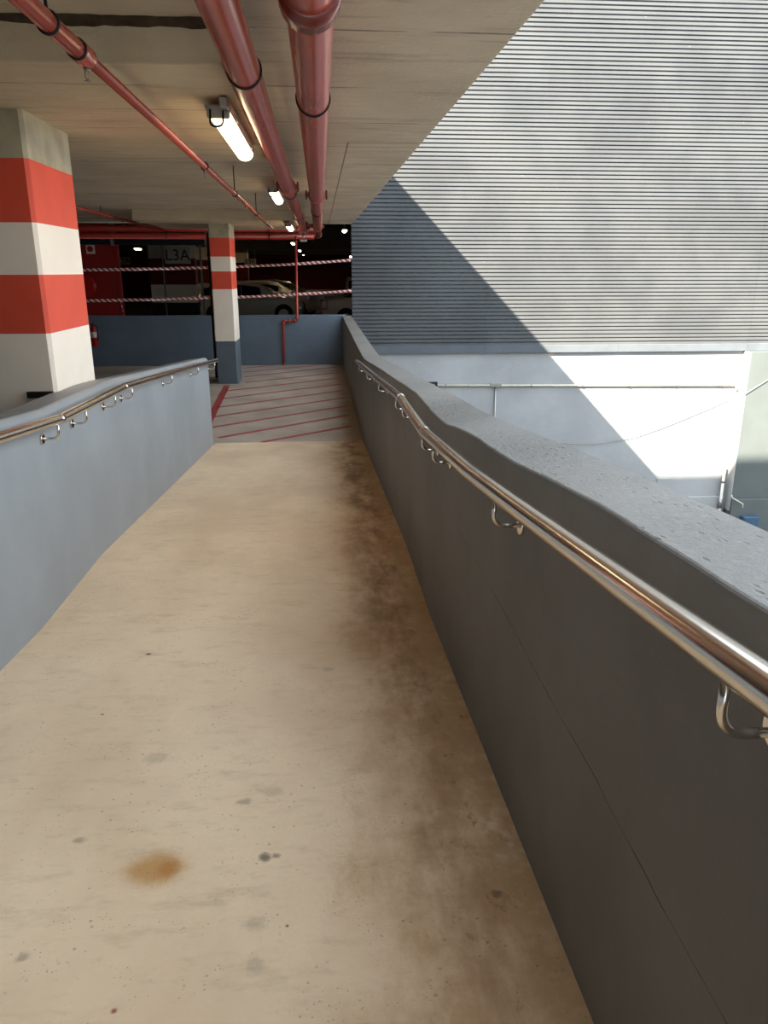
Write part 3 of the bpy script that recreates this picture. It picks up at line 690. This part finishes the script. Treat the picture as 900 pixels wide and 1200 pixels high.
batten(-.56, 15.4, H + .87, 1.62, 'lit batten light under the second drop panel', 'batten lights over the ramp', 'lens', True, H + .9)
g = 'far batten lights above the parking deck'
batten(.72, 22.0, H + 1.10, .6, 'lit batten light just behind the edge of the cladding wall', g, 'lens_far', False)
for y in (33, 38.9, 44.7, 50, 55): batten(-1.05, y, H + 1.14 if y > 36 else H + 1.14, 1.5, 'one of a row of small lit batten lights over the parked cars', g, 'lens_far', False)
batten(-6.6, 30, H + .83, .7, 'lit batten light seen through the gap by the red pier wall', g, 'lens_far', False)
batten(1.6, 40, H + .75, 1.2, 'lone small lit lamp above the white pickup', g, 'lens_far', False)

# ------------------------------------------------------------------ handrails
def handrail(label, side, prof, xw, xr, ends, brs):
    y0 = prof[0][0]
    o = empty('handrail', (xr, 4, H), label, 'handrail', 'stainless handrails')
    pts = [(0, y - 4, z - .025) for y, z in prof]
    MB().tube(fillet(pts, .05, 4), .025, 24).build('tube', 'steel', o)
    for y in ends:
        z = interp(prof, y) - .025
        d = Vector((0, .1, interp(prof, y + .05) - interp(prof, y - .05)))
        ring(MB(), (0, y - 4, z), d, .0252, .05, .0012, 24).build('joint_sleeve', 'steel', o)
    dx = xw - xr
    for y in brs:
        z = interp(prof, y) - .05
        b = MB().tube(fillet([(0, y - 4, z + .004), (0, y - 4, z - .075), (dx * .98, y - 4, z - .075)], .045, 8), .0068, 12).build('bracket', 'steel', o)
        MB().tube([(dx * .9, y - 4, z - .075), (dx * .995, y - 4, z - .075)], [.026, .029], 18).build('rose', 'steel', b)
    return o
RR = [(-2.2, -.13), (-1.5, -.15), (.70, -.404), (1.0, -.44), (1.82, -.535), (2.39, -.597), (3.506, -.69), (4.6, -.702), (5.83, -.79), (10.36, -1.116)]
handrail('stainless handrail on the dark parapet beside the light well', 1, RR, RX, .47, (3.506, 4.6), (-.6, .775, 2.01, 3.2, 3.56, 4.46, 4.88, 6.36, 8.04, 9.67))
LR = [(-2.2, -.2), (-1.5, -.25), (3.34, -.655), (4.15, -.72), (5.55, -.75), (6.46, -.812), (8.12, -.929), (10.5, -1.105)]
handrail('stainless handrail on the pale wall in front of the big striped column', -1, LR, LX, -1.385, (4.15, 5.55), (2.6, 4.1, 4.6, 5.27, 5.75, 7.3, 8.86, 10.25))

# ------------------------------------------------------------------ barrier tape
def tape(a, b, label, group='red and white barrier tapes', sag=.02, tw=1.6):
    a = Vector(a); b = Vector(b); o = empty('barrier_tape', a, label, 'barrier tape', group)
    n = max(30, int((b - a).length / .04)); vs = []; fs = []
    for i in range(n + 1):
        t = i / n; p = (b - a) * t; p.z -= sag * 4 * t * (1 - t)
        an = t * (b - a).length * tw + .6 * math.sin(t * 9); q = Vector((0, math.sin(an) * .5, .55 + .45 * abs(math.cos(an)))).normalized() * .036
        vs += [p - q, p + q]
    fs = [(2 * i, 2 * i + 1, 2 * i + 3, 2 * i + 2) for i in range(n)]
    MB().add(vs, fs, True).build('ribbon', 'tape', o).modifiers.new('thick', 'SOLIDIFY').thickness = .001
    MB().tube([b - a + Vector((-.02, -.015, -.03)), b - a + Vector((.03, .01, .03))], .022, 8).build('knot', 'tape', o)
    return o
tape((-7.0, 19.85, H + .03), (-2.36, 19.85, H + .10), 'upper striped tape stretched between the red pier wall and the black downpipe')
tape((-7.0, 19.85, H - .69), (-2.36, 19.85, H - .61), 'lower striped tape stretched between the red pier wall and the black downpipe')
tape((-2.3, 19.85, H + .10), (.765, 19.97, H + .262), 'upper striped tape stretched from the column to the cladding edge')
tape((-2.3, 19.85, H - .61), (.765, 19.97, H - .463), 'lower striped tape stretched from the column to the cladding edge')
dg_ = tape((-5.60, 22.92, H - .72), (-5.44, 22.92, FZ + .08), 'torn end of striped tape hanging beside the red pier wall', None, .0)
